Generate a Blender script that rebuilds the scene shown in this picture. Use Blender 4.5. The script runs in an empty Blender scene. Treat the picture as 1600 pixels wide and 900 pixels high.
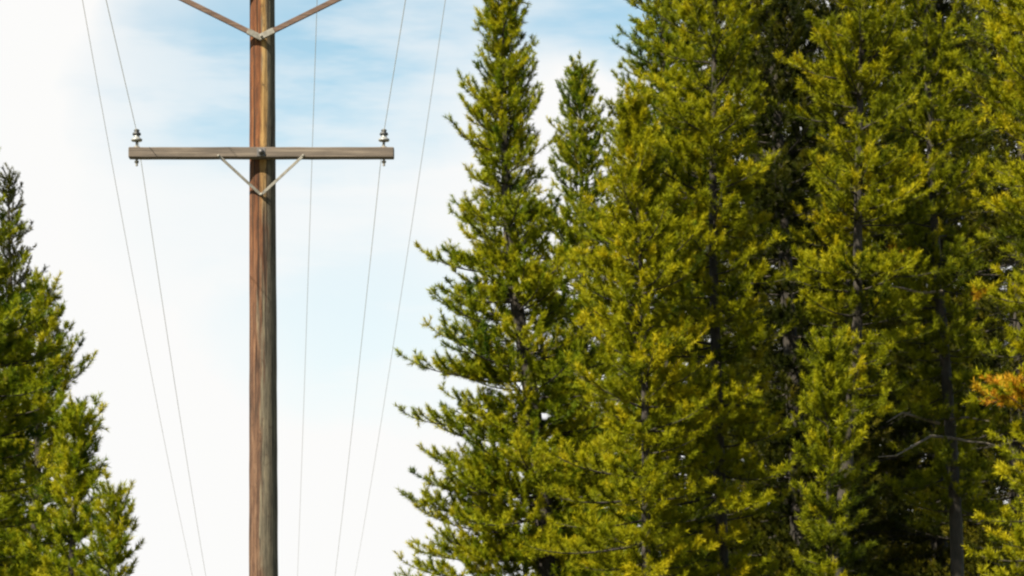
import bpy, math, random
import numpy as np
from mathutils import Vector

# ------------------------------------------------------------------ camera, sky, sun, exposure
S = bpy.context.scene
C = S.collection
F = 5070.0            # focal length in pixels of the 1600 px wide photograph
HOR = 1450.0          # horizon row, far below the frame
CAMZ = 1.6
EXPOSURE = 1.78
SUN_EL, SUN_AZ = 42.0, -136.0        # azimuth from +Y (the view direction) towards +X
SUN_STRENGTH = 5.0
SKY_STRENGTH = 0.0505

cam = bpy.data.cameras.new('camera')
cam.sensor_fit = 'HORIZONTAL'
cam.sensor_width = 36.0
cam.lens = F / 1600.0 * 36.0
cam.shift_y = (HOR - 450.0) / 1600.0
cam.clip_start = 0.1
cam.clip_end = 6000
co = bpy.data.objects.new('camera', cam)
co.location = (0, 0, CAMZ)
co.rotation_euler = (math.radians(90), 0, 0)
C.objects.link(co)
S.camera = co

S.view_settings.view_transform = 'Standard'
S.view_settings.look = 'None'
S.view_settings.gamma = 1
S.view_settings.use_curve_mapping = False
S.view_settings.exposure = EXPOSURE
S.render.engine = 'CYCLES'
S.cycles.use_denoising = True
S.cycles.max_bounces = 10
S.cycles.diffuse_bounces = 6
S.cycles.transmission_bounces = 6
S.cycles.filter_width = 2.3          # the photograph is soft

sd = Vector((math.sin(math.radians(SUN_AZ)) * math.cos(math.radians(SUN_EL)),
             math.cos(math.radians(SUN_AZ)) * math.cos(math.radians(SUN_EL)),
             math.sin(math.radians(SUN_EL))))
sl = bpy.data.lights.new('sun', 'SUN')
sl.energy = SUN_STRENGTH
sl.angle = math.radians(0.5)
sl.color = (1.0, 0.905, 0.70)
so = bpy.data.objects.new('sun', sl)
so.rotation_euler = (-sd).to_track_quat('-Z', 'Y').to_euler()
so.location = (-20, -20, 40)
C.objects.link(so)


class NT:
    """small node-tree writer"""
    def __init__(self, tree):
        self.t = tree
        tree.nodes.clear()

    def n(self, kind, **kw):
        nd = self.t.nodes.new(kind)
        for k, v in kw.items():
            setattr(nd, k, v)
        return nd

    def put(self, sock, v):
        if isinstance(v, bpy.types.NodeSocket):
            self.t.links.new(v, sock)
        else:
            sock.default_value = v

    def m(self, op, a, b=0.0, c=None, clamp=False):
        nd = self.n('ShaderNodeMath', operation=op)
        nd.use_clamp = clamp
        self.put(nd.inputs[0], a)
        self.put(nd.inputs[1], b)
        if c is not None:
            self.put(nd.inputs[2], c)
        return nd.outputs[0]

    def mix(self, f, a, b):
        nd = self.n('ShaderNodeMix', data_type='RGBA')
        self.put(nd.inputs[0], f)
        self.put(nd.inputs[6], a)
        self.put(nd.inputs[7], b)
        return nd.outputs[2]

    def sstep(self, v, lo, hi):
        nd = self.n('ShaderNodeMapRange', interpolation_type='SMOOTHSTEP')
        self.put(nd.inputs[0], v)
        nd.inputs[1].default_value = lo
        nd.inputs[2].default_value = hi
        return nd.outputs[0]

    def noise(self, vec, scale, detail=3, rough=0.55, stretch=None, color=False):
        if stretch:
            mp = self.n('ShaderNodeMapping')
            mp.inputs['Scale'].default_value = stretch
            self.put(mp.inputs[0], vec)
            vec = mp.outputs[0]
        nd = self.n('ShaderNodeTexNoise')
        self.put(nd.inputs['Vector'], vec)
        nd.inputs['Scale'].default_value = scale
        nd.inputs['Detail'].default_value = detail
        nd.inputs['Roughness'].default_value = rough
        return nd.outputs['Color' if color else 'Fac']

    def ramp(self, f, stops):
        nd = self.n('ShaderNodeValToRGB')
        e = nd.color_ramp.elements
        while len(e) < len(stops):
            e.new(0.5)
        for el, (p, c) in zip(e, stops):
            el.position = p
            el.color = (*c, 1)
        self.put(nd.inputs[0], f)
        return nd.outputs[0]


w = bpy.data.worlds.new('World')
S.world = w
w.use_nodes = True
k = NT(w.node_tree)
sky = k.n('ShaderNodeTexSky', sky_type='NISHITA')
sky.sun_disc = False
sky.sun_elevation = math.radians(SUN_EL)
sky.sun_rotation = math.radians(SUN_AZ)
sky.dust_density = 0.6
sky.ozone_density = 1.0
tc = k.n('ShaderNodeTexCoord')
d = tc.outputs['Generated']
sx = k.n('ShaderNodeSeparateXYZ')
k.put(sx.inputs[0], d)
dx, dy, dz = sx.outputs
wn = k.n('ShaderNodeSeparateColor')
k.put(wn.inputs[0], k.noise(d, 22, 4, 0.55, color=True))
wx = k.m('ADD', dx, k.m('MULTIPLY', k.m('SUBTRACT', wn.outputs[0], 0.5), 0.045))
wz = k.m('ADD', dz, k.m('MULTIPLY', k.m('SUBTRACT', wn.outputs[1], 0.5), 0.030))


def sky_gap(px, py, rx, ry, s):
    """a gap in the cloud round a direction of the sky"""
    u, v = (px - 800) / F, (HOR - py) / F
    ln = math.sqrt(1 + u * u + v * v)
    a = k.m('DIVIDE', k.m('SUBTRACT', wx, u / ln), rx / F)
    b = k.m('DIVIDE', k.m('SUBTRACT', wz, v / ln), ry / F)
    r2 = k.m('ADD', k.m('MULTIPLY', a, a), k.m('MULTIPLY', b, b))
    return k.m('MULTIPLY', k.m('SUBTRACT', 1.0, r2, clamp=True), s)


gaps = [sky_gap(*g) for g in ((480, 90, 330, 210, 1.1), (640, 30, 300, 160, 0.9), (930, 20, 220, 90, 1.0),
                              (580, 490, 270, 200, 0.40), (450, 330, 330, 170, 0.30), (330, 160, 230, 170, 0.55), (500, -260, 500, 260, 1.2))]
g = gaps[0]
for q in gaps[1:]:
    g = k.m('MAXIMUM', g, q)
streak = k.noise(d, 9, 5, 0.6, stretch=(1.0, 1.0, 4.5))
streak2 = k.sstep(streak, 0.40, 0.62)
front = k.m('MULTIPLY', g, k.m('SUBTRACT', 1.0, k.m('MULTIPLY', streak2, 0.52)), clamp=True)
# elsewhere: loose fair-weather cloud
loose = k.sstep(k.noise(d, 3.0, 6, 0.6, stretch=(1, 1, 1.8)), 0.66, 0.52)
ahead = k.m('MULTIPLY', k.sstep(dy, 0.55, 0.9), k.sstep(dz, 0.50, 0.34))
clear = k.m('ADD', k.m('MULTIPLY', front, ahead), k.m('MULTIPLY', loose, k.m('SUBTRACT', 1.0, ahead)), clamp=True)
skyc = k.mix(1.0, sky.outputs[0], (1, 1, 1, 1))
skyc.node.blend_type = 'MULTIPLY'
k.put(skyc.node.inputs[7], (1.16, 1.20, 0.99, 1))
col = k.mix(clear, (5.62, 5.60, 5.54, 1), skyc)
bg = k.n('ShaderNodeBackground')
k.put(bg.inputs[0], col)
bg.inputs[1].default_value = SKY_STRENGTH
k.put(k.n('ShaderNodeOutputWorld').inputs[0], bg.outputs[0])


# ------------------------------------------------------------------ helpers
def at(px, py, dist):
    return Vector(((px - 800) / F * dist, dist, CAMZ + (HOR - py) / F * dist))


def mesh_obj(name, verts, faces, mats, parent=None, loc=None, midx=None, smooth=None, tint=None):
    """link ONE mesh object; faces is an (n,k) array or a list of them"""
    if not isinstance(faces, (list, tuple)):
        faces = [faces]
    faces = [np.asarray(f, np.int32) for f in faces if len(f)]
    v = np.asarray(verts, np.float32)
    me = bpy.data.meshes.new(name)
    me.vertices.add(len(v))
    me.vertices.foreach_set('co', v.ravel())
    lv = np.concatenate([f.ravel() for f in faces])
    tot = np.concatenate([np.full(len(f), f.shape[1], np.int32) for f in faces])
    me.loops.add(len(lv))
    me.loops.foreach_set('vertex_index', lv)
    me.polygons.add(len(tot))
    st = np.zeros(len(tot), np.int32)
    st[1:] = np.cumsum(tot)[:-1]
    me.polygons.foreach_set('loop_start', st)
    try:
        me.polygons.foreach_set('loop_total', tot)
    except Exception:
        pass
    for m_ in mats:
        me.materials.append(m_)
    if midx is not None:
        me.polygons.foreach_set('material_index', np.asarray(midx, np.int32))
    if tint is not None:
        a = me.attributes.new('tint', 'FLOAT', 'FACE')
        a.data.foreach_set('value', np.asarray(tint, np.float32))
    me.update(calc_edges=True)
    me.polygons.foreach_set('use_smooth', np.asarray(smooth if smooth is not None else np.zeros(len(tot)), bool))
    o = bpy.data.objects.new(name, me)
    C.objects.link(o)
    if parent:
        o.parent = parent
    if loc is not None:
        o.location = loc
    return o


def empty(name, loc, label, cat, group=None):
    o = bpy.data.objects.new(name, None)
    o.empty_display_size = 0.3
    o.location = loc
    C.objects.link(o)
    tag(o, label, cat, group)
    return o


def tag(o, label, cat, group=None):
    o['label'] = label
    o['category'] = cat
    if group:
        o['group'] = group


class Geo:
    """collects quads and triangles"""
    def __init__(self):
        self.v, self.q, self.t3, self.n = [], [], [], 0
        self.sq, self.st = [], []

    def add(self, v, q=None, t=None, smooth=False):
        if q is not None and len(q):
            self.q.append(np.asarray(q) + self.n)
            self.sq += [smooth] * len(q)
        if t is not None and len(t):
            self.t3.append(np.asarray(t) + self.n)
            self.st += [smooth] * len(t)
        self.v.append(np.asarray(v, float))
        self.n += len(v)

    def tube(self, pts, rad, seg=8, cap=True):
        pts = np.asarray(pts, float)
        n = len(pts)
        rad = np.broadcast_to(np.asarray(rad, float), (n,))
        tg = np.gradient(pts, axis=0)
        tg /= np.linalg.norm(tg, axis=1)[:, None] + 1e-12
        ref = np.where(np.abs(tg[:, 2:3]) > 0.9, np.array([[0.0, 1, 0]]), np.array([[0.0, 0, 1]]))
        if abs(tg[0, 2]) > 0.75:
            ref[:] = (0, 1, 0)
        else:
            ref[:] = (0, 0, 1)
        a = np.cross(tg, ref)
        a /= np.linalg.norm(a, axis=1)[:, None] + 1e-12
        b = np.cross(a, tg)
        th = np.arange(seg) / seg * 2 * math.pi
        ring = (a[:, None, :] * np.cos(th)[None, :, None] + b[:, None, :] * np.sin(th)[None, :, None])
        v = (pts[:, None, :] + ring * rad[:, None, None]).reshape(-1, 3)
        i = np.arange(n - 1)[:, None] * seg
        j = np.arange(seg)[None, :]
        j2 = (j + 1) % seg
        q = np.stack([i + j, i + j2, i + seg + j2, i + seg + j], -1).reshape(-1, 4)
        self.add(v, q, smooth=True)
        if cap:
            c0 = self.n
            tri = [(seg, (s + 1) % seg, s) for s in range(seg)]
            self.add(np.vstack([v[:seg], pts[:1]]), t=tri)
            tri = [(seg, s, (s + 1) % seg) for s in range(seg)]
            self.add(np.vstack([v[-seg:], pts[-1:]]), t=tri)

    def lathe(self, prof, centre=(0, 0, 0), seg=20, axis='z'):
        p = np.asarray(prof, float)
        th = np.arange(seg) / seg * 2 * math.pi
        v = np.stack([p[:, 0:1] * np.cos(th), p[:, 0:1] * np.sin(th), np.repeat(p[:, 1:2], seg, 1)], -1).reshape(-1, 3)
        if axis == 'y':
            v = v[:, [0, 2, 1]] * np.array([1, -1, 1])
        v += np.asarray(centre)
        n = len(p)
        i = np.arange(n - 1)[:, None] * seg
        j = np.arange(seg)[None, :]
        j2 = (j + 1) % seg
        q = np.stack([i + j, i + j2, i + seg + j2, i + seg + j], -1).reshape(-1, 4)
        self.add(v, q, smooth=True)

    def bar(self, a, b, wd, th, ch=0.0, up=(0, 1, 0), segs=1, sag=0.0, rnd=None):
        """bevelled rectangular bar from a to b; wd across, th along up"""
        a, b, up = Vector(a), Vector(b), Vector(up)
        t = (b - a).normalized()
        s = t.cross(up).normalized()
        u = s.cross(t).normalized()
        h, g_ = wd / 2, th / 2
        c = max(ch, 1e-4)
        prof = [(-h + c, -g_), (h - c, -g_), (h, -g_ + c), (h, g_ - c), (h - c, g_), (-h + c, g_), (-h, g_ - c), (-h, -g_ + c)]
        vs, stations = [], []
        ln = (b - a).length
        xs = [0, c] + [ln * i / segs for i in range(1, segs)] + [ln - c, ln]
        for si, x in enumerate(xs):
            sc = 1 - (c / max(h, g_)) * (1 if si in (0, len(xs) - 1) else 0)
            dr = (0, 0)
            if rnd and 0 < si < len(xs) - 1:
                dr = (rnd.uniform(-1, 1) * 0.0015, rnd.uniform(-1, 1) * 0.0015)
            for (p, q_) in prof:
                vs.append(a + t * x + s * (p * sc + dr[0]) + u * (q_ * sc + dr[1]))
        q = []
        for i in range(len(xs) - 1):
            for j in range(8):
                j2 = (j + 1) % 8
                q.append((i * 8 + j, i * 8 + j2, i * 8 + 8 + j2, i * 8 + 8 + j))
        self.add([tuple(v) for v in vs], q)
        n0 = (len(xs) - 1) * 8
        for off, rev in ((0, True), (n0, False)):
            cap = [tuple(vs[off + j]) for j in range(8)]
            m_ = np.mean(np.array(cap), 0)
            tri = [((8, (j + 1) % 8, j) if rev else (8, j, (j + 1) % 8)) for j in range(8)]
            self.add(cap + [tuple(m_)], t=tri)

    def build(self, name, mats, parent=None, loc=None):
        fs, sm = [], []
        if self.q:
            fs.append(np.concatenate(self.q))
            sm += self.sq
        if self.t3:
            fs.append(np.concatenate(self.t3))
            sm += self.st
        return mesh_obj(name, np.concatenate(self.v), fs, mats, parent, loc, smooth=sm)


def material(name):
    m_ = bpy.data.materials.new(name)
    m_.use_nodes = True
    kk = NT(m_.node_tree)
    out = kk.n('ShaderNodeOutputMaterial')
    p = kk.n('ShaderNodeBsdfPrincipled')
    kk.t.links.new(p.outputs[0], out.inputs[0])
    return m_, kk, p, out


def bump(kk, p, h, strength=0.4, dist=0.01):
    b = kk.n('ShaderNodeBump')
    b.inputs['Strength'].default_value = strength
    b.inputs['Distance'].default_value = dist
    kk.put(b.inputs['Height'], h)
    kk.t.links.new(b.outputs[0], p.inputs['Normal'])


def mat_pole():
    m_, kk, p, _ = material('weathered_pole_wood')
    t = kk.n('ShaderNodeTexCoord').outputs['Object']
    s = kk.n('ShaderNodeSeparateXYZ')
    kk.put(s.inputs[0], t)
    X, Y, Z = s.outputs
    grain = kk.noise(t, 1.0, 6, 0.7, stretch=(42, 42, 1.3))
    mott = kk.noise(t, 1.0, 6, 0.72, stretch=(20, 20, 3.5))
    patch = kk.noise(t, 1.0, 5, 0.65, stretch=(11, 11, 0.8))
    spots = kk.noise(t, 1.0, 5, 0.7, stretch=(30, 30, 16))
    gm_ = kk.m('ADD', kk.m('MULTIPLY', grain, 0.55), kk.m('MULTIPLY', mott, 0.45))
    red = kk.ramp(gm_, [(0.36, (0.019, 0.007, 0.003)), (0.46, (0.054, 0.018, 0.006)), (0.54, (0.095, 0.033, 0.011)), (0.66, (0.158, 0.072, 0.027))])
    brown = kk.ramp(gm_, [(0.36, (0.014, 0.008, 0.006)), (0.46, (0.043, 0.022, 0.014)), (0.54, (0.079, 0.042, 0.025)), (0.66, (0.127, 0.081, 0.055))])
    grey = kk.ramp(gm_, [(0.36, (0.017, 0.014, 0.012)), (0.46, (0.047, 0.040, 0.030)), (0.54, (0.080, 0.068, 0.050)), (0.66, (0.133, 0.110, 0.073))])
    low = kk.sstep(kk.m('ADD', Z, kk.m('MULTIPLY', kk.m('SUBTRACT', patch, 0.5), 3.0)), 9.3, 6.0)
    wood = kk.mix(low, red, brown)
    # silvered weather side plus painted-in shade on the right, border broken by grain
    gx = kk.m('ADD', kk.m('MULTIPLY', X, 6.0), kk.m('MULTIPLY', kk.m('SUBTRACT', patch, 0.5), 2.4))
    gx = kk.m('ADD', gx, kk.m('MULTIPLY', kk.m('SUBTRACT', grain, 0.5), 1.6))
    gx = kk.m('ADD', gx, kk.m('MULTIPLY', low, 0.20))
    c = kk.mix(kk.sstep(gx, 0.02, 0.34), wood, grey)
    # pale bare strip near the middle of the front, high on the pole
    st = kk.m('ABSOLUTE', kk.m('SUBTRACT', X, kk.m('ADD', 0.020, kk.m('MULTIPLY', kk.m('SUBTRACT', patch, 0.5), 0.12))))
    tan = kk.m('MULTIPLY', kk.sstep(kk.m('ADD', st, kk.m('MULTIPLY', kk.m('SUBTRACT', grain, 0.5), 0.05)), 0.034, 0.014), kk.sstep(Z, 8.0, 8.7))
    c = kk.mix(kk.m('MULTIPLY', tan, 0.8), c, kk.ramp(gm_, [(0.38, (0.104, 0.056, 0.018)), (0.6, (0.296, 0.185, 0.070))]))
    c = kk.mix(kk.m('MULTIPLY', kk.sstep(spots, 0.57, 0.68), 0.7), c, (0.035, 0.02, 0.012, 1))
    # long drying checks
    chk = kk.sstep(kk.noise(t, 1.0, 3, 0.55, stretch=(46, 46, 0.55)), 0.40, 0.33)
    c = kk.mix(kk.m('MULTIPLY', chk, 0.9), c, (0.012, 0.008, 0.006, 1))
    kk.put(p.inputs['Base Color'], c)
    p.inputs['Roughness'].default_value = 0.88
    p.inputs['Specular IOR Level'].default_value = 0.25
    bump(kk, p, kk.m('SUBTRACT', kk.m('ADD', grain, kk.m('MULTIPLY', mott, 0.5)), chk), 0.9, 0.012)
    return m_


def mat_arm(name, dark, mid, pale, axis=0):
    m_, kk, p, _ = material(name)
    t = kk.n('ShaderNodeTexCoord').outputs['Object']
    st = (1.4, 60, 60)
    grain = kk.noise(t, 1.0, 6, 0.65, stretch=st)
    patch = kk.noise(t, 1.0, 4, 0.6, stretch=(3, 12, 12))
    f = kk.m('ADD', kk.m('MULTIPLY', grain, 0.7), kk.m('MULTIPLY', patch, 0.3))
    c = kk.ramp(f, [(0.34, dark), (0.5, mid), (0.66, pale)])
    chk = kk.sstep(kk.noise(t, 1.0, 3, 0.5, stretch=(0.9, 75, 75)), 0.36, 0.29)
    c = kk.mix(kk.m('MULTIPLY', chk, 0.8), c, (0.03, 0.024, 0.02, 1))
    kk.put(p.inputs['Base Color'], c)
    p.inputs['Roughness'].default_value = 0.85
    bump(kk, p, kk.m('SUBTRACT', grain, chk), 0.6, 0.006)
    return m_


def mat_plain(name, a, b, rough=0.5, metal=0.0, scale=25):
    m_, kk, p, _ = material(name)
    t = kk.n('ShaderNodeTexCoord').outputs['Object']
    kk.put(p.inputs['Base Color'], kk.ramp(kk.noise(t, scale, 4, 0.6), [(0.35, a), (0.65, b)]))
    p.inputs['Roughness'].default_value = rough
    p.inputs['Metallic'].default_value = metal
    return m_


def mat_bark(name, a, b):
    m_, kk, p, _ = material(name)
    t = kk.n('ShaderNodeTexCoord').outputs['Object']
    n1 = kk.noise(t, 1.0, 6, 0.65, stretch=(22, 22, 7))
    kk.put(p.inputs['Base Color'], kk.ramp(n1, [(0.35, a), (0.65, b)]))
    p.inputs['Roughness'].default_value = 0.9
    bump(kk, p, n1, 1.0, 0.03)
    return m_


def mat_needles(name, stops, trans=0.29):
    m_, kk, p, out = material(name)
    at_ = kk.n('ShaderNodeAttribute', attribute_name='tint')
    t = kk.n('ShaderNodeTexCoord').outputs['Object']
    big = kk.noise(t, 1.1, 3, 0.5)
    f = kk.m('ADD', at_.outputs['Fac'], kk.m('MULTIPLY', kk.m('SUBTRACT', big, 0.5), 0.5), clamp=True)
    c = kk.ramp(f, stops)
    kk.put(p.inputs['Base Color'], c)
    p.inputs['Roughness'].default_value = 0.55
    p.inputs['Specular IOR Level'].default_value = 0.07
    tr = kk.n('ShaderNodeBsdfTranslucent')
    hs = kk.n('ShaderNodeHueSaturation')
    hs.inputs['Saturation'].default_value = 1.1
    hs.inputs['Value'].default_value = 1.1
    kk.put(hs.inputs['Color'], c)
    kk.put(tr.inputs[0], hs.outputs[0])
    mx = kk.n('ShaderNodeMixShader')
    mx.inputs[0].default_value = trans
    kk.t.links.new(p.outputs[0], mx.inputs[1])
    kk.t.links.new(tr.outputs[0], mx.inputs[2])
    kk.t.links.new(mx.outputs[0], out.inputs[0])
    return m_


POLE = mat_pole()
ARM = mat_arm('weathered_arm_wood', (0.0231, 0.0182, 0.0154), (0.0623, 0.0476, 0.0385), (0.1141, 0.0910, 0.0728))
BRACE_WOOD = mat_arm('brown_brace_wood', (0.0277, 0.0142, 0.0097), (0.0607, 0.0330, 0.0225), (0.1057, 0.0668, 0.0473))
STEEL = mat_plain('galvanised_steel', (0.0918, 0.0849, 0.0756), (0.1562, 0.1469, 0.1333), 0.6, 0.3)
BOLT = mat_plain('dark_bolt_steel', (0.05, 0.05, 0.055), (0.11, 0.10, 0.10), 0.5, 0.6)
PORC = mat_plain('grey_porcelain', (0.1335, 0.1387, 0.1440), (0.1890, 0.1890, 0.1943), 0.25)
PORC_DARK = mat_plain('dark_porcelain', (0.02, 0.022, 0.025), (0.04, 0.04, 0.045), 0.6)
WIRE = mat_plain('weathered_aluminium_wire', (0.3570, 0.3570, 0.3675), (0.4830, 0.4830, 0.4935), 0.6, 0.2)
BARK = mat_bark('pine_bark', (0.0066, 0.0050, 0.0039), (0.0242, 0.0182, 0.0138))
BARK_GREY = mat_bark('dead_branch_bark', (0.0592, 0.0472, 0.0384), (0.1424, 0.1184, 0.0976))
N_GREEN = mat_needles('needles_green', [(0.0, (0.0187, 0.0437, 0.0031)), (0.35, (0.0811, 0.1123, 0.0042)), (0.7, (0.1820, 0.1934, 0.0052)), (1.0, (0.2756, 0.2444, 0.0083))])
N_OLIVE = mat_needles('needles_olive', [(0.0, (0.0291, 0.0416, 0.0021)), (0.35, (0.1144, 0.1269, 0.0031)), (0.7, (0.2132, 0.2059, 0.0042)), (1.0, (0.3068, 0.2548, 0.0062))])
N_SHADED = mat_needles('needles_shaded', [(0.0, (0.0078, 0.0117, 0.0013)), (0.35, (0.0208, 0.0260, 0.0020)), (0.7, (0.0553, 0.0533, 0.0026)), (1.0, (0.0910, 0.0748, 0.0046))])  # grove shade painted into the needle colour, to deepen the gaps
N_DEAD = mat_needles('needles_dead', [(0.0, (0.20, 0.070, 0.005)), (0.5, (0.32, 0.150, 0.009)), (1.0, (0.36, 0.24, 0.015))])

# ------------------------------------------------------------------ ground
gm, kk, p, _ = material('forest_floor')
t = kk.n('ShaderNodeTexCoord').outputs['Object']
kk.put(p.inputs['Base Color'], kk.ramp(kk.noise(t, 0.6, 8, 0.65), [(0.35, (0.055, 0.05, 0.025)), (0.5, (0.09, 0.085, 0.04)), (0.65, (0.15, 0.13, 0.07))]))
p.inputs['Roughness'].default_value = 0.95
bump(kk, p, kk.noise(t, 9, 6, 0.7), 0.8, 0.05)
gr = mesh_obj('ground', [(-3000, -3000, 0), (3000, -3000, 0), (3000, 3000, 0), (-3000, 3000, 0)], np.array([[0, 1, 2, 3]]), [gm])
gr['kind'] = 'structure'

# ------------------------------------------------------------------ utility pole
D0 = 30.0
SC = F / D0                                   # 169 px per metre at the pole
PX = (410 - 800) / SC
pole = empty('utility_pole', (PX, D0, 0), 'weathered brown wooden utility pole with two crossarms standing in the cleared strip', 'utility pole')


def zz(py, dy=0.0):
    return CAMZ + (HOR - py) / F * (D0 + dy)


rng = random.Random(5)
gq = Geo()
zs = np.linspace(-0.3, 11.0, 60)
rad = 0.152 - (0.152 - 0.113) * (zs / 11.0)
th = [rng.uniform(-1, 1) for _ in zs]
gq.tube([(0.010 - 0.0022 * (z - 5) + 0.0015 * e, 0, z) for z, e in zip(zs, th)], rad, 28)
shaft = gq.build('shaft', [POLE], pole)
R = 0.125
ARM_Y = -R - 0.048


def bolt_mesh(c, r=0.03):
    b = Geo()
    b.bar((c[0] - 0.038, c[1] + 0.004, c[2]), (c[0] + 0.038, c[1] + 0.004, c[2]), 0.076, 0.008, 0.001)
    b.lathe([(0, 0.034), (r * 0.45, 0.034), (r * 0.5, 0.026), (r * 0.5, 0.018), (r, 0.018), (r, 0.0), (0, 0.0)], c, 6, 'y')
    return b


def crossarm(zc, half, h, dep, label, offx=0.0):
    a = Geo()
    a.bar((-half, 0, 0), (half, 0, 0), h, dep, 0.007, up=(0, 1, 0), segs=16, rnd=rng)
    o = a.build('crossarm', [ARM], pole, (offx, ARM_Y, zc))
    o['label'] = label
    b = bolt_mesh((0.0, -dep / 2 - 0.003, 0))
    b.build('bolt', [BOLT], o)
    return o


Z1 = zz(239.5, ARM_Y)
low = crossarm(Z1, 206 / SC, 0.096, 0.095, 'shorter lower crossarm with one insulator near each end', 0.005)
Z2 = zz(-40, ARM_Y)
high = crossarm(Z2, 1.86, 0.115, 0.095, 'longer upper crossarm with three insulators')


def brace(a, b, wd, th_, m_, label, end=None):
    q = Geo()
    q.bar(a, b, wd, th_, 0.002, segs=6)
    # flattened bolted end at the pole
    o = q.build('brace', [m_], pole)
    o['label'] = label
    b = Vector(b)
    for x_, y_, z_ in ((b.x, b.y, b.z), (a[0] * 0.985, a[1], a[2] - 0.008)):
        h_ = Geo()
        h_.lathe([(0, 0.016), (0.011, 0.016), (0.013, 0.01), (0.013, 0), (0, 0)], (x_, y_ - th_ / 2 - 0.001, z_), 8, 'y')
        h_.build('bolt', [STEEL], o)
    if end:
        e = Geo()
        t_ = (Vector(a) - b).normalized()
        e.bar(b - t_ * 0.02, b + t_ * end, wd + 0.006, th_ + 0.008, 0.002)
        e.build('end_plate', [STEEL], o)
    return o


for s in (-1, 1):
    side = 'left' if s < 0 else 'right'
    yb = ARM_Y - 0.0475 - 0.006 - (0.008 if s > 0 else 0)
    brace((s * 0.395 + 0.005, yb, Z1 - 0.03), (s * 0.004, -R - 0.012 - (0.008 if s > 0 else 0), zz(304, -0.14)), 0.026, 0.006, STEEL, 'flat steel brace under the lower crossarm, %s of the pole' % side)
    ub = -R - 0.016 - (0.012 if s > 0 else 0)
    brace((s * 1.15, ARM_Y - 0.0475 - 0.024, Z2 - 0.03), (s * 0.006 - 0.002, -R - 0.024 - (0.026 if s > 0 else 0), zz(58.5, -0.15)), 0.046, 0.03, BRACE_WOOD, 'wooden brace rising to the upper crossarm, %s of the pole' % side, end=0.13)


def insulator(x, ztop_arm, big=1.0):
    """pin insulator: steel pin, pale porcelain skirt, dark cap; returns wire height"""
    g_ = Geo()
    g_.lathe([(0.018, 0.062), (0.030, 0.060), (0.048, 0.064), (0.052, 0.072), (0.050, 0.082), (0.034, 0.092), (0.026, 0.104), (0.026, 0.116)], (0, 0, 0), 20)
    o = g_.build('insulator', [PORC], pole, (x, ARM_Y, ztop_arm))
    g_ = Geo()
    g_.lathe([(0.012, 0.108), (0.026, 0.1165), (0.038, 0.120), (0.040, 0.130), (0.034, 0.140), (0.022, 0.145), (0.021, 0.152), (0.027, 0.158), (0.024, 0.168), (0.010, 0.174), (0, 0.175)], (0, 0, 0), 20)
    g_.build('cap', [PORC_DARK], o)
    g_ = Geo()
    g_.tube([(0, 0, -0.165), (0, 0, 0.075)], 0.011, 10)
    g_.lathe([(0, 0.012), (0.028, 0.012), (0.030, 0.006), (0.030, 0.001)], (0, 0, 0), 14)
    g_.lathe([(0.020, -0.118), (0.020, -0.136), (0, -0.136)], (0, 0, 0), 6)
    g_.build('pin', [STEEL], o)
    return ztop_arm + 0.150


LOWX = ((217 - 410) / SC, (601 - 410) / SC)
HIX = (-1.72, 0.53, 1.76)
zl = [insulator(x, Z1 + 0.048) for x in LOWX]
zh = [insulator(x, Z2 + 0.0575) for x in HIX]

# ------------------------------------------------------------------ power lines (they run along the cleared strip and sag between poles)
VPX = (440 - 800) / F
SPAN = 105.0
WIRES = [(LOWX[0], zl[0], 0.056, 'thin lower power line on the left insulator of the short crossarm'),
         (LOWX[1], zl[1], 0.056, 'thin lower power line on the right insulator of the short crossarm'),
         (HIX[0], zh[0], 0.058, 'thin power line farthest left, hung from the upper crossarm above the frame'),
         (HIX[1], zh[1], 0.058, 'thin power line just right of the pole, passing behind the short crossarm'),
         (HIX[2], zh[2], 0.058, 'thin power line farthest right, between the pole and the tall pines')]
for x, z, s0, lab in WIRES:
    pts = []
    for i in range(-60, 61):
        u = abs(i) / 60.0
        tt = SPAN * (u ** 1.5) * (1 if i >= 0 else -1)
        a_ = abs(tt)
        pts.append((tt * VPX, tt, -s0 * a_ * (1 - a_ / SPAN)))
    g_ = Geo()
    g_.tube(pts, 0.0029, 6)
    # hand-tied armour wrap where it sits on the insulator
    g_.tube([(-0.13 * VPX, -0.13, -0.004), (0, 0, 0.001), (0.13 * VPX, 0.13, -0.004)], 0.0062, 6)
    o = g_.build('power_line', [WIRE], None, (PX + x, D0 + ARM_Y, z))
    tag(o, lab, 'power line', 'power lines on the utility pole')


# ------------------------------------------------------------------ pines
def norm(a):
    return a / (np.linalg.norm(a, axis=-1, keepdims=True) + 1e-12)


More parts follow.
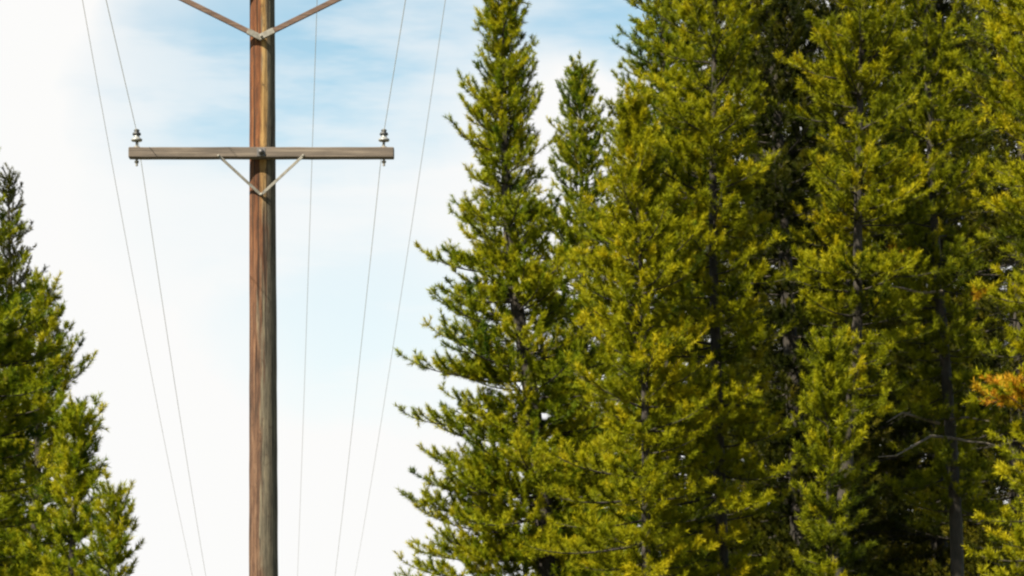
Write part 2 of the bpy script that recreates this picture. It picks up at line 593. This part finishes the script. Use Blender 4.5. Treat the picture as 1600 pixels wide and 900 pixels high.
def needles(P, Dr, L, tint, rs, K, nl, nw):
    """bottle-brush shoots: K needles each, one narrow triangle per needle"""
    n = len(P)
    t_ = rs.uniform(0.05, 1.0, (n, K))
    ph = rs.uniform(0, 2 * math.pi, (n, K))
    ref = np.where(np.abs(Dr[:, 2:3]) > 0.85, np.array([[1.0, 0, 0]]), np.array([[0.0, 0, 1]]))
    a = norm(np.cross(Dr, ref))
    b = np.cross(a, Dr)
    side = a[:, None] * np.cos(ph)[..., None] + b[:, None] * np.sin(ph)[..., None]
    spread = (1.25 - 0.60 * t_) * rs.uniform(0.7, 1.2, (n, K))
    nd = norm(Dr[:, None] * np.cos(spread)[..., None] + side * np.sin(spread)[..., None] + np.array([0, 0, 0.12]))
    base = P[:, None] + Dr[:, None] * (t_ * L[:, None])[..., None]
    ll = nl * rs.uniform(0.75, 1.2, (n, K))
    wv = norm(np.cross(nd, rs.normal(size=(n, K, 3)))) * (nw / 2)
    v = np.stack([base - wv, base + wv, base + nd * ll[..., None]], 2).reshape(-1, 3)
    f = np.arange(len(v), dtype=np.int32).reshape(-1, 3)
    tn = np.clip(np.repeat(tint, K) + rs.normal(0, 0.07, n * K), 0, 1)
    return v, f, tn


TREES = {}


def pine(key, dist, trunk, prof, mat, label, seed, name='pine_tree', group=None, r0=0.17, gap=0.27, per=6.0, low_y=1250,
         front=1.0, rough=0.0, forced=(), dead=(), dead_branches=(), K=46, bright=0.0, dens=1.0, upturn=0.38, nl=0.064, nw=0.0078):
    """trunk: (px, py) from the tip down; prof: (py, left reach, right reach) in photo pixels at the tree's distance"""
    rs = np.random.RandomState(seed)
    sc = F / dist
    tz = np.array([CAMZ + (HOR - p_[1]) / sc for p_ in trunk])[::-1]
    tx = np.array([(p_[0] - 800) / sc for p_ in trunk])[::-1]
    H = tz[-1]
    slope = (tx[1] - tx[0]) / (tz[1] - tz[0])
    x0 = tx[0] - slope * tz[0] * 0.6
    tz = np.concatenate([[0.0], tz])
    tx = np.concatenate([[x0], tx])
    root = empty(name, (x0, dist, 0), label, 'pine tree', group)
    wob = rs.uniform(0, 6.28, 4)

    def centre(z):
        z = np.asarray(z, float)
        return np.stack([np.interp(z, tz, tx) - x0 + 0.03 * np.sin(z * 0.9 + wob[0]) * (z / H), 0.06 * np.sin(z * 0.5 + wob[1]) * (z / H), z], -1)

    trad = lambda z: np.maximum(r0 * (1 - z / H) ** 0.75, 0.006)
    pz = np.array([CAMZ + (HOR - q[0]) / sc for q in prof])[::-1]
    pl = np.array([q[1] / sc for q in prof])[::-1]
    pr = np.array([q[2] / sc for q in prof])[::-1]
    wood, twig = Geo(), Geo()
    z_ = np.concatenate([[-0.25], np.linspace(0, H * 0.995, 34)])
    wood.tube(centre(z_), trad(np.maximum(z_, 0)) * (1 + 0.35 * np.exp(-np.maximum(z_, 0) * 2.2)), 12)
    P, Dv, L, T = [], [], [], []

    def branch(zb, az, ln, el0, tone, n=9, dense=1.0):
        """a limb rising or drooping from the trunk, tip turned up, with side twigs of needle shoots"""
        c = centre(zb)
        s_ = np.linspace(0, 1, n)
        el = el0 + upturn * (s_ ** 2) * 1.15 + rs.normal(0, 0.05)
        azs = az + rs.normal(0, 0.16) * s_ + 0.08 * np.sin(s_ * 5 + rs.uniform(0, 6))
        st = np.stack([np.cos(azs) * np.cos(el), np.sin(azs) * np.cos(el), np.sin(el)], -1) * (ln / (n - 1))
        pts = c + np.concatenate([[np.zeros(3)], np.cumsum(st[:-1], 0)])
        br = min(0.008 + 0.008 * ln, trad(zb) * 0.5)
        wood.tube(pts, np.linspace(br, 0.004, n), 5, cap=False)
        # side twigs
        bare = 0.22 if ln > 0.8 else 0.1
        step = 0.085 / dense
        m_ = max(2, int(ln * (1 - bare) / step))
        for i in range(m_ + 1):
            u = bare + (1 - bare) * (i + rs.uniform(-0.3, 0.3)) / m_
            u = min(max(u, 0.02), 1.0)
            fi = u * (n - 1)
            k0 = min(int(fi), n - 2)
            p0 = pts[k0] + (pts[k0 + 1] - pts[k0]) * (fi - k0)
            d0 = norm(pts[k0 + 1] - pts[k0])
            last = i == m_
            sl_ = 0.20 if last else min(0.10 + 0.42 * (1 - u) * ln, 0.62) * rs.uniform(0.6, 1.15)
            sgn = 1 if i % 2 else -1
            sd_ = np.cross(d0, (0, 0, 1.0)) * sgn
            if rs.rand() < 0.35:
                sd_ = norm(sd_ + np.array([0, 0, rs.uniform(-0.4, 1.2)]))
            dd = d0 if last else norm(d0 * rs.uniform(0.55, 0.9) + sd_ * rs.uniform(0.6, 0.95) + np.array([0, 0, rs.uniform(-0.05, 0.35)]))
            q0 = p0
            ns = max(2, int(sl_ / 0.075))
            tw = [p0]
            tt_ = np.clip(0.42 + tone + rs.normal(0, 0.16), 0.02, 1)
            for j in range(ns):
                dd = norm(dd + np.array([0, 0, 0.10]) + rs.normal(0, 0.08, 3))
                q1 = q0 + dd * (sl_ / ns)
                v_ = (j + 1) / ns
                if v_ > 0.3 or ns < 3:
                    P.append(q0)
                    Dv.append(dd)
                    L.append(sl_ / ns * 1.25 + 0.02)
                    T.append(tt_ * 0.9 - 0.05)
                if j > 0 or ns < 2:
                    for _ in range(2 if rs.rand() < 0.6 else 1):
                        sh = norm(dd * rs.uniform(0.2, 0.9) + rs.normal(0, 0.55, 3) + np.array([0, 0, 0.40]))
                        P.append(q1)
                        Dv.append(sh)
                        L.append(rs.uniform(0.05, 0.14))
                        T.append(tt_ + rs.normal(0, 0.07))
                q0 = q1
                tw.append(q0)
            P.append(q0)
            Dv.append(norm(dd + np.array([0, 0, 0.4])))
            L.append(rs.uniform(0.07, 0.15))
            T.append(tt_ + 0.10)
            if len(tw) > 2:
                twig.tube(tw, np.linspace(0.006, 0.0025, len(tw)), 3, cap=False)

    zlow = CAMZ + (HOR - low_y) / sc
    z = max(zlow, 1.5)
    while z < H - 0.12:
        hf = (H - z) / H
        nb = max(3, int(round(per + rs.normal(0, 0.7))))
        off = rs.uniform(0, 6.28)
        vig = np.clip(rs.normal(1.0, 0.12), 0.75, 1.10)
        for i in range(nb):
            az = off + i * 2 * math.pi / nb + rs.normal(0, 0.22)
            c_ = math.cos(az)
            l_, r_ = np.interp(z, pz, pl), np.interp(z, pz, pr)
            ln = ((r_ + (l_ - r_) * (1 - c_) / 2) * vig * rs.uniform(0.72 - rough * 2, 1.08 + rough)) - 0.14
            if math.sin(az) < -0.75 and rs.rand() > front:
                continue
            if rs.rand() > dens:
                continue
            top = np.clip(1 - (H - z) / (0.55 * H), 0, 1)
            el0 = -0.16 + 0.75 * top ** 1.5 + rs.normal(0, 0.12)
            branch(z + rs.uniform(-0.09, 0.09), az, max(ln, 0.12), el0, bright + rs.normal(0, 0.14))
        z += gap * (0.62 + 0.38 * min(1, hf * 2.2)) * rs.uniform(0.8, 1.2)
    # leader
    c1, c2 = centre(H - 0.35), centre(H)
    for i in range(12):
        P.append(c1 + (c2 - c1) * i / 12)
        Dv.append(norm(np.array([rs.normal(0, 0.5), rs.normal(0, 0.5), 1.2])))
        L.append(0.16)
        T.append(0.6 + bright)
    for py, reach, az, el0 in forced:
        zb = CAMZ + (HOR - py) / sc
        branch(zb, math.radians(az), reach / sc - 0.15, el0, bright + 0.05, n=11, dense=1.2)
    P, Dv, L, T = np.array(P), np.array(Dv), np.array(L), np.clip(np.array(T), 0, 1)
    # shoots whose needles have died and turned
    isd = np.zeros(len(P), bool)
    ppx = 800 + F * (P[:, 0] + x0) / (dist + P[:, 1])
    ppy = HOR - F * (P[:, 2] - CAMZ) / (dist + P[:, 1])
    for (ax, ay, arx, ary, pb) in dead:
        isd |= (((ppx - ax) / arx) ** 2 + ((ppy - ay) / ary) ** 2 < 1) & (P[:, 1] < 0.4) & (rs.rand(len(P)) < pb)
    v, f, tn = needles(P[~isd], Dv[~isd], L[~isd], T[~isd], rs, K, nl, nw)
    tv = np.concatenate(twig.v)
    tq = np.concatenate(twig.q)
    mi = np.concatenate([np.zeros(len(f)), np.ones(len(tq))])
    wood.build('trunk', [BARK], root)
    mesh_obj('crown', np.vstack([v, tv]), [f, tq + len(v)], [mat, BARK], root, midx=mi, tint=np.concatenate([tn, np.zeros(len(tq))]))
    if isd.any():
        v, f, tn = needles(P[isd], Dv[isd], L[isd], T[isd], rs, K + 6, nl, nw * 1.3)
        o = mesh_obj('dead_needles', v, f, [N_DEAD], root, tint=tn)
        o['label'] = 'dead orange needles among the green'
    for pts in dead_branches:
        g_ = Geo()
        q = []
        for i, (ax, ay, dy_) in enumerate(pts):
            dd_ = dist + dy_
            q.append(((ax - 800) / F * dd_ - x0, dy_, CAMZ + (HOR - ay) / F * dd_))
        g_.tube(q, np.linspace(0.022, 0.007, len(q)), 6)
        o = g_.build('dead_branch', [BARK_GREY], root)
        o['label'] = 'bare grey dead branch'
    TREES[key] = root
    return root


def again(key, px, dist, rz, scale, label, group=None):
    """a copy of a pine with copies of its parts, standing elsewhere"""
    src = TREES[key]
    r = src.copy()
    C.objects.link(r)
    r.location = ((px - 800) / F * dist, dist, 0)
    r.rotation_euler = (0, 0, rz)
    r.scale = (scale, scale, scale)
    r['label'] = label
    if group:
        r['group'] = group
    for ch in list(src.children):
        c = ch.copy()
        C.objects.link(c)
        c.parent = r
    return r


G_R = 'pines right of the pole'
G_L = 'pines left of the pole'

pine('edge', 42, [(782, -45), (790, 200), (800, 420), (826, 600), (846, 760), (852, 900), (858, 1200)],
     [(-45, 12, 12), (0, 42, 40), (90, 52, 40), (140, 58, 55), (190, 72, 60), (250, 80, 64), (300, 96, 70), (385, 130, 85), (450, 125, 105),
      (545, 172, 135), (630, 182, 150), (715, 178, 150), (770, 205, 150), (870, 218, 150), (1000, 228, 170), (1250, 240, 200)],
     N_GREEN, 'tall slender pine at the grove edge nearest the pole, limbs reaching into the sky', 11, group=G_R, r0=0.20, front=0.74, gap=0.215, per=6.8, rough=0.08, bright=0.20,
     forced=[(430, 150, 180, 0.05), (590, 200, 178, 0.0), (655, 205, 183, -0.1), (730, 185, 176, -0.05), (770, 200, 184, -0.05), (500, 120, 170, 0.2), (800, 205, 178, -0.05), (835, 200, 186, -0.05), (865, 215, 172, -0.08), (900, 225, 182, -0.05), (935, 228, 176, -0.05), (960, 230, 188, 0.0), (690, 170, 165, 0.0), (760, 180, 195, 0.0), (880, 190, 200, 0.0),
             (120, 64, 5, 0.5), (210, 72, 8, 0.5), (205, 76, 180, 0.4)], upturn=0.45)

pine('slim', 52, [(901, 116), (908, 300), (914, 520), (918, 900)],
     [(116, 8, 8), (150, 26, 24), (200, 48, 50), (260, 60, 60), (330, 70, 72), (420, 92, 90), (560, 110, 110), (800, 120, 120), (1200, 150, 150)],
     N_GREEN, 'short slim pine whose whole tip shows in the gap of sky behind the grove edge', 12, group=G_R, r0=0.15, gap=0.28, bright=0.1)

pine('gapside', 46, [(1036, -330), (1040, 0), (1046, 500), (1050, 900)],
     [(-330, 10, 10), (-200, 40, 40), (0, 66, 66), (60, 72, 70), (150, 80, 80), (260, 100, 100), (500, 140, 140), (900, 170, 170), (1250, 180, 180)],
     N_GREEN, 'dark green pine on the right side of the sky gap, its tip above the frame', 13, group=G_R, r0=0.19)

pine('golden', 38, [(1112, -300), (1114, 300), (1122, 600), (1128, 900)],
     [(-300, 10, 10), (-120, 50, 50), (20, 76, 80), (100, 90, 84), (180, 125, 90), (330, 160, 100), (520, 180, 104), (760, 190, 110), (900, 190, 112), (1250, 200, 140)],
     N_OLIVE, 'tall golden olive pine in full sun between the shoulder pine and the dark trunk', 14, group=G_R, r0=0.11, bright=0.13, gap=0.27, dens=0.88, rough=0.10)

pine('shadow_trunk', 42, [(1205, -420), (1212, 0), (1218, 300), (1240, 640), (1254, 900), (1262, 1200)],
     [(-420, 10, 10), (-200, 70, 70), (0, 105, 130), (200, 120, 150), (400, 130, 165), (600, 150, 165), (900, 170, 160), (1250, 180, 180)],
     N_SHADED, 'tall pine whose dark trunk shows in a shady slot in the middle of the grove', 15, group=G_R, r0=0.17, front=1.0, bright=-0.12, dens=0.95)

pine('middle', 38, [(1345, -260), (1350, 0), (1340, 500), (1306, 900)],
     [(-260, 10, 10), (-100, 60, 60), (60, 100, 95), (200, 120, 110), (330, 115, 120), (500, 120, 110), (640, 80, 70), (720, 40, 40), (1250, 40, 40)],
     N_OLIVE, 'bushy olive pine between the shady trunk and the thin grey trunk', 16, group=G_R, r0=0.12, bright=0.08, dens=0.85, rough=0.10, low_y=680)

pine('thin_grey', 41, [(1428, -300), (1440, 0), (1462, 330), (1478, 560), (1492, 800), (1500, 1100)],
     [(-300, 10, 10), (-100, 60, 60), (100, 85, 85), (300, 110, 100), (450, 120, 100), (600, 110, 80), (800, 100, 80), (1000, 90, 80), (1250, 90, 90)],
     N_OLIVE, 'sparse pine with a thin grey trunk and bare dead branches low down', 17, group=G_R, r0=0.125, front=0.8, dens=0.85, bright=-0.06, low_y=800, dead=[(1534, 345, 20, 18, 0.9), (1530, 470, 22, 18, 0.9), (1408, 402, 18, 12, 0.35)],
     dead_branches=[[(1484, 684, -0.16), (1455, 681, -0.35), (1430, 695, -0.6), (1400, 712, -0.75), (1372, 714, -0.9)],
                    [(1486, 684, -0.16), (1515, 690, -0.3), (1540, 692, -0.4), (1566, 698, -0.5)],
                    [(1484, 655, -0.15), (1510, 652, -0.3), (1545, 658, -0.4)],
                    [(1472, 455, -0.15), (1440, 458, -0.35), (1410, 450, -0.5), (1385, 446, -0.6)],
                    [(1468, 662, -0.2), (1410, 645, -0.5), (1385, 660, -0.6)]])

pine('right_edge', 34, [(1652, -500), (1655, 0), (1660, 450), (1664, 900)],
     [(-500, 10, 10), (-260, 90, 90), (-60, 130, 120), (60, 165, 140), (170, 170, 150), (260, 120, 150), (380, 100, 150), (480, 95, 150), (600, 135, 150), (680, 115, 150), (780, 125, 160), (900, 150, 180), (1250, 180, 180)],
     N_OLIVE, 'sunlit yellow-green pine cut by the right edge of the photo, with dead orange needles', 18, group=G_R, r0=0.22, bright=0.14,
     dead=[(1576, 618, 50, 42, 0.55), (1552, 646, 14, 11, 0.8), (1534, 342, 15, 15, 0.8), (1532, 468, 16, 13, 0.8)],
     forced=[(640, 128, 186, 0.05), (648, 120, 200, 0.05), (345, 128, 190, 0.0), (470, 130, 190, 0.0), (625, 118, 172, 0.1)])

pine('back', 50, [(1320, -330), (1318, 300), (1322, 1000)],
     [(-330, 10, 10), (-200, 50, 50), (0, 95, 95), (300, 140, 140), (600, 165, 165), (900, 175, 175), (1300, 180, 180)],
     N_SHADED, 'dark pine standing behind the bushy olive pine', 19, group=G_R, r0=0.2, gap=0.36, K=22, nw=0.010)

pine('front_low', 36, [(1300, 540), (1296, 750), (1292, 1000)],
     [(540, 10, 10), (580, 40, 44), (640, 46, 50), (700, 50, 58), (780, 50, 62), (860, 50, 46), (1000, 60, 50), (1200, 70, 60)],
     N_OLIVE, 'low young pine just right of the dark trunk, before the dark hollow of the grove', 20, group=G_R, r0=0.09, gap=0.24, bright=-0.10)

pine('shoulder', 37, [(990, 168), (998, 400), (1008, 700), (1014, 1000)],
     [(168, 8, 8), (200, 28, 28), (260, 54, 54), (330, 84, 80), (420, 120, 100), (520, 150, 110), (640, 130, 110), (760, 172, 120), (900, 160, 120), (1200, 190, 150)],
     N_OLIVE, 'golden pine whose tip forms the shoulder of the grove beside the sky gap', 21, group=G_R, r0=0.10, gap=0.26, bright=0.12, dens=0.88, rough=0.10)

pine('left_tall', 38, [(-70, 120), (-52, 400), (-40, 900)],
     [(120, 8, 8), (180, 36, 28), (230, 60, 52), (300, 75, 62), (400, 95, 86), (440, 100, 110), (520, 120, 132), (640, 140, 150), (800, 160, 150), (1250, 180, 170)],
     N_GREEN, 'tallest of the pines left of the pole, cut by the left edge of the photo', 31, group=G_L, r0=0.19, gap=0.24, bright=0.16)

pine('left_mid', 41, [(64, 440), (62, 600), (58, 900)],
     [(440, 8, 8), (480, 30, 26), (540, 60, 56), (600, 80, 78), (690, 100, 88), (800, 110, 86), (900, 120, 90), (1250, 140, 120)],
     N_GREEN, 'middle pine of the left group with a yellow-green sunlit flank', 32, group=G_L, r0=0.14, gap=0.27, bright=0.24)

pine('left_small', 35, [(176, 775), (172, 900), (168, 1200)],
     [(775, 6, 6), (805, 26, 18), (840, 44, 26), (900, 60, 34), (1000, 80, 60), (1200, 110, 90)],
     N_GREEN, 'smallest pine of the left group, lowest and closest to the pole', 33, group=G_L, r0=0.11, gap=0.28, bright=0.24)

pine('left_low', 35.5, [(122, 650), (118, 760), (110, 1000)],
     [(650, 8, 8), (680, 30, 26), (740, 46, 30), (820, 62, 40), (900, 74, 50), (1200, 110, 100)],
     N_GREEN, 'low pine of the left group, just before the smallest one', 34, group=G_L, r0=0.11, gap=0.26, bright=0.24)

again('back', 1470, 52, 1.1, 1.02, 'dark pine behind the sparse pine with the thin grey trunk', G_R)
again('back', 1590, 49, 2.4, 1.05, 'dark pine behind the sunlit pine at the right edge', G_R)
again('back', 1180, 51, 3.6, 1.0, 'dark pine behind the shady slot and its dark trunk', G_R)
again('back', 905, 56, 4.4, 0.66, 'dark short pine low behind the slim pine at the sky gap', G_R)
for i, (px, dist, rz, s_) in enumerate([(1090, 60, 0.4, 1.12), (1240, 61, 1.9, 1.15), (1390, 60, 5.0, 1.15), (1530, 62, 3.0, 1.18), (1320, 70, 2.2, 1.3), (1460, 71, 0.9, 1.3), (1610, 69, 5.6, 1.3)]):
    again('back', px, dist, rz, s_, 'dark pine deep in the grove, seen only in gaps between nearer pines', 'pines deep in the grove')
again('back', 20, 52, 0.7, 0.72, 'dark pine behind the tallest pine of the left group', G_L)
